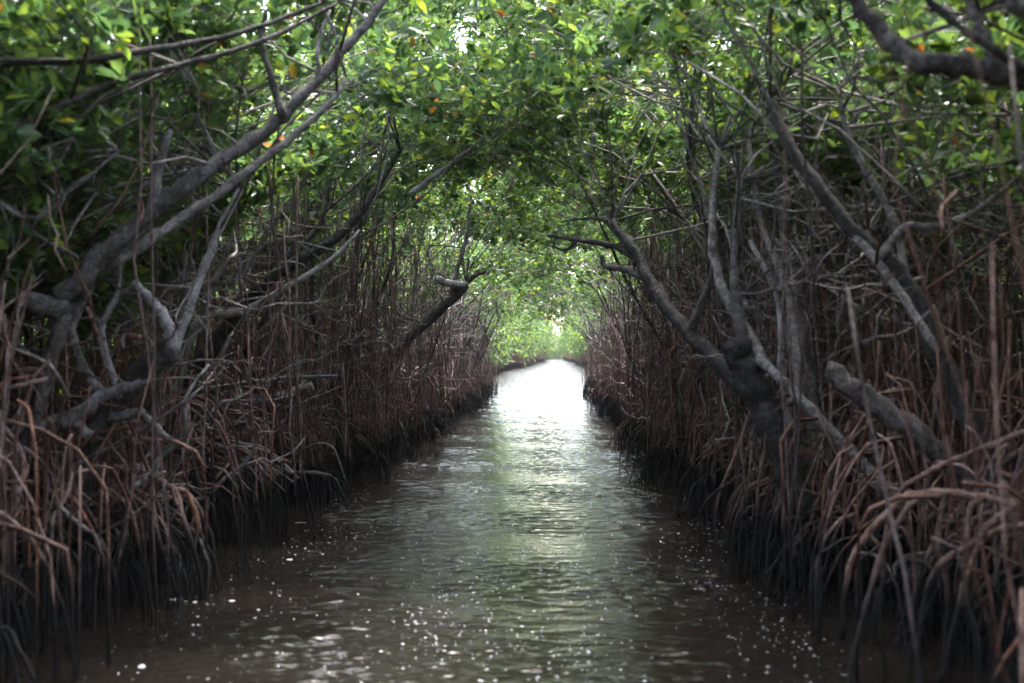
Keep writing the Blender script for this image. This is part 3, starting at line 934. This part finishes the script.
def wave(x, y):
    z = np.zeros_like(x)
    for k in range(NW):
        z += wamp[k] * np.sin(wk[k] * (np.cos(wa[k]) * x + np.sin(wa[k]) * y) + wph[k])
    g = 0.75 + 0.35 * np.sin(0.9 * x + 0.55 * y + 1.0) * np.sin(0.37 * y - 1.4 * x) + 0.3 * np.sin(1.9 * y + 0.8 * x)
    g = np.clip(g, 0.2, 1.4) * np.interp(y, [5, 20, 34, 46, 66, 70], [1.0, 0.95, 0.95, 1.3, 1.3, 0.0])
    g = g * np.clip((x + 4.6) / 0.5, 0, 1) * np.clip((4.2 - x) / 0.5, 0, 1) * np.clip((y - 3.5) / 0.5, 0, 1)
    return z * g


gy = [3.5]
while gy[-1] < 70:
    gy.append(gy[-1] + (0.014 + max(0.0, gy[-1] - 6) * 0.0012))
gy[-1] = 70.0
gy = np.array(gy)
gx = np.linspace(-4.6, 4.2, 400)
GX, GY = np.meshgrid(gx, gy)
mb = MB()
mb.v.append(np.stack((GX, GY, wave(GX, GY)), -1).reshape(-1, 3))
ii = (np.arange(len(gy) - 1)[:, None] * 400 + np.arange(399)[None, :])
mb.q.append(np.stack((ii, ii + 1, ii + 401, ii + 400), -1).reshape(-1, 4))
n0 = mb.n = len(gy) * 400
a_, b_ = -4.6, 4.2
mb.v.append(np.array([(-60, -30, 0), (60, -30, 0), (60, 3.5, 0), (-60, 3.5, 0),
                      (-60, 3.5, 0), (a_, 3.5, 0), (a_, 70, 0), (-60, 70, 0),
                      (b_, 3.5, 0), (60, 3.5, 0), (60, 70, 0), (b_, 70, 0),
                      (-60, 70, 0), (60, 70, 0), (60, 480, 0), (-60, 480, 0)], float))
mb.q.append(n0 + np.arange(16).reshape(4, 4))
tag(mb.build("water", M["water"]), kind="structure")
ysamp = [-1200, -30] + list(np.arange(-10, 60, 1.5)) + list(np.arange(60, 480, 12)) + [600, 2500]
verts, faces = [], []
for y in ysamp:
    yc = min(max(y, 0), 400)
    el, er = edge(-1, yc), edge(1, yc)
    zc = -0.9 if -100 < y < 470 else 0.1
    row = [(-2500, 0.3), (el - 9, 0.25), (el - 2.2, 0.16 + 0.05 * rng.normal()), (el - 1.1, 0.04 + 0.04 * rng.normal()), (el - 0.3, -0.3), (el + 0.6, zc),
           (er - 0.6, zc), (er + 0.3, -0.3), (er + 1.1, 0.04 + 0.04 * rng.normal()), (er + 2.2, 0.16 + 0.05 * rng.normal()), (er + 9, 0.25), (2500, 0.3)]
    verts += [(x, y, z if -100 < y < 470 else max(z, 0.1)) for x, z in row]
k = 12
for r_ in range(len(ysamp) - 1):
    for c_ in range(k - 1):
        faces.append((r_ * k + c_, r_ * k + c_ + 1, (r_ + 1) * k + c_ + 1, (r_ + 1) * k + c_))
sheet("ground", verts, faces, M["mud"])

# foam flecks and bubbles drifting on the water
mb = MB()
V, Tt = [], []
nv = 0
def fleck(x, y, rx, ry):
    global nv
    n = 7
    a = np.arange(n) * 2 * np.pi / n + rng.random()
    k = rng.uniform(0.7, 1.2, n)
    zz = float(wave(np.array([x]), np.array([y]))[0])
    xr, yr = x + rx * k * np.cos(a), y + ry * k * np.sin(a)
    ring = np.stack((xr, yr, wave(xr, yr) - 0.001), 1)
    V.append(np.vstack((ring, (x, y, zz + 0.003))))
    for i in range(n):
        Tt.append((nv + i, nv + (i + 1) % n, nv + n))
    nv += n + 1
cl = [(rng.uniform(edge(-1, y) + 0.1, edge(1, y) - 0.1), y) for y in 6.6 + 26 * rng.random(330) ** 1.2]
for cx_, cy_ in cl:
    for i in range(int(rng.integers(3, 26))):
        s = 0.0015 + 0.0042 * rng.random() ** 2.6
        x, y = cx_ + rng.normal() * 0.13, cy_ + rng.normal() * 0.8
        if edge(-1, y) - 0.1 < x < edge(1, y) + 0.1:
            fleck(x, y, s * rng.uniform(1.0, 4.0), s * rng.uniform(1.0, 2.6))
for px, py, w in ((176, 601, 20), (190, 548, 8), (300, 523, 14), (232, 602, 10), (142, 668, 10), (195, 603, 7), (290, 560, 8)):
    d = EYE[2] * F / (py - VPY)
    p = at(px, py, d)
    fleck(p[0], p[1], wr(w, d), wr(w, d) * 1.2)
me = bpy.data.meshes.new("foam_flecks")
me.from_pydata([tuple(map(float, v)) for v in np.concatenate(V)], [], Tt)
me.materials.append(M["foam"])
tag(link("foam_flecks", me), "small white flecks of foam and bubbles drifting on the brown water", "foam", kind="stuff")

# ------------------------------------------------------------------ haze
HAZE = 0.00014
if HAZE:
    x0, x1, y0, y1, z0, z1 = -80, 80, -25, 475, -2.5, 9.5
    me = bpy.data.meshes.new("haze")
    me.from_pydata([(x0, y0, z0), (x1, y0, z0), (x1, y1, z0), (x0, y1, z0), (x0, y0, z1), (x1, y0, z1), (x1, y1, z1), (x0, y1, z1)], [],
                   [(0, 3, 2, 1), (4, 5, 6, 7), (0, 1, 5, 4), (1, 2, 6, 5), (2, 3, 7, 6), (3, 0, 4, 7)])
    m, nt, out = new_mat("haze")
    v = N(nt, "ShaderNodeVolumePrincipled")
    v.inputs["Color"].default_value = (0.90, 0.91, 0.97, 1)
    v.inputs["Density"].default_value = HAZE
    nt.links.new(v.outputs[0], out.inputs["Volume"])
    me.materials.append(m)
    tag(link("haze", me), "pale damp air over the canal and forest", "haze", kind="stuff")

# ------------------------------------------------------------------ light
ELEV, AZ = 66.0, 8.0                       # sun ahead of the camera, behind thin cloud
w = bpy.data.worlds.new("World")
sc.world = w
w.use_nodes = True
nt = w.node_tree
bg = nt.nodes["Background"]
sky = N(nt, "ShaderNodeTexSky")
sky.sky_type = "NISHITA"
sky.sun_disc = False
sky.sun_elevation = R(ELEV)
sky.sun_rotation = R(AZ)
sky.dust_density = 4.0
sky.air_density = 1.0
hs = N(nt, "ShaderNodeHueSaturation", Saturation=0.8)
nt.links.new(sky.outputs[0], hs.inputs["Color"])
nt.links.new(hs.outputs["Color"], bg.inputs["Color"])
bg.inputs["Strength"].default_value = 0.15
s = bpy.data.lights.new("sun", "SUN")
s.energy = 1.5
s.angle = R(11)
s.color = (1.0, 0.98, 0.95)
so = bpy.data.objects.new("sun", s)
col.objects.link(so)
dirv = Vector((math.sin(R(AZ)) * math.cos(R(ELEV)), math.cos(R(AZ)) * math.cos(R(ELEV)), math.sin(R(ELEV))))
so.rotation_euler = dirv.to_track_quat("Z", "Y").to_euler()

sc.view_settings.view_transform = "Standard"
sc.view_settings.look = "None"
sc.view_settings.exposure = 3.3
sc.view_settings.gamma = 1.0
sc.render.engine = "CYCLES"
cy = sc.cycles
cy.use_denoising = True
cy.denoiser = "OPENIMAGEDENOISE"
cy.max_bounces = 7
cy.diffuse_bounces = 4
cy.glossy_bounces = 3
cy.transmission_bounces = 4
cy.volume_bounces = 0
cy.caustics_reflective = False
cy.caustics_refractive = False
cy.sample_clamp_indirect = 6.0
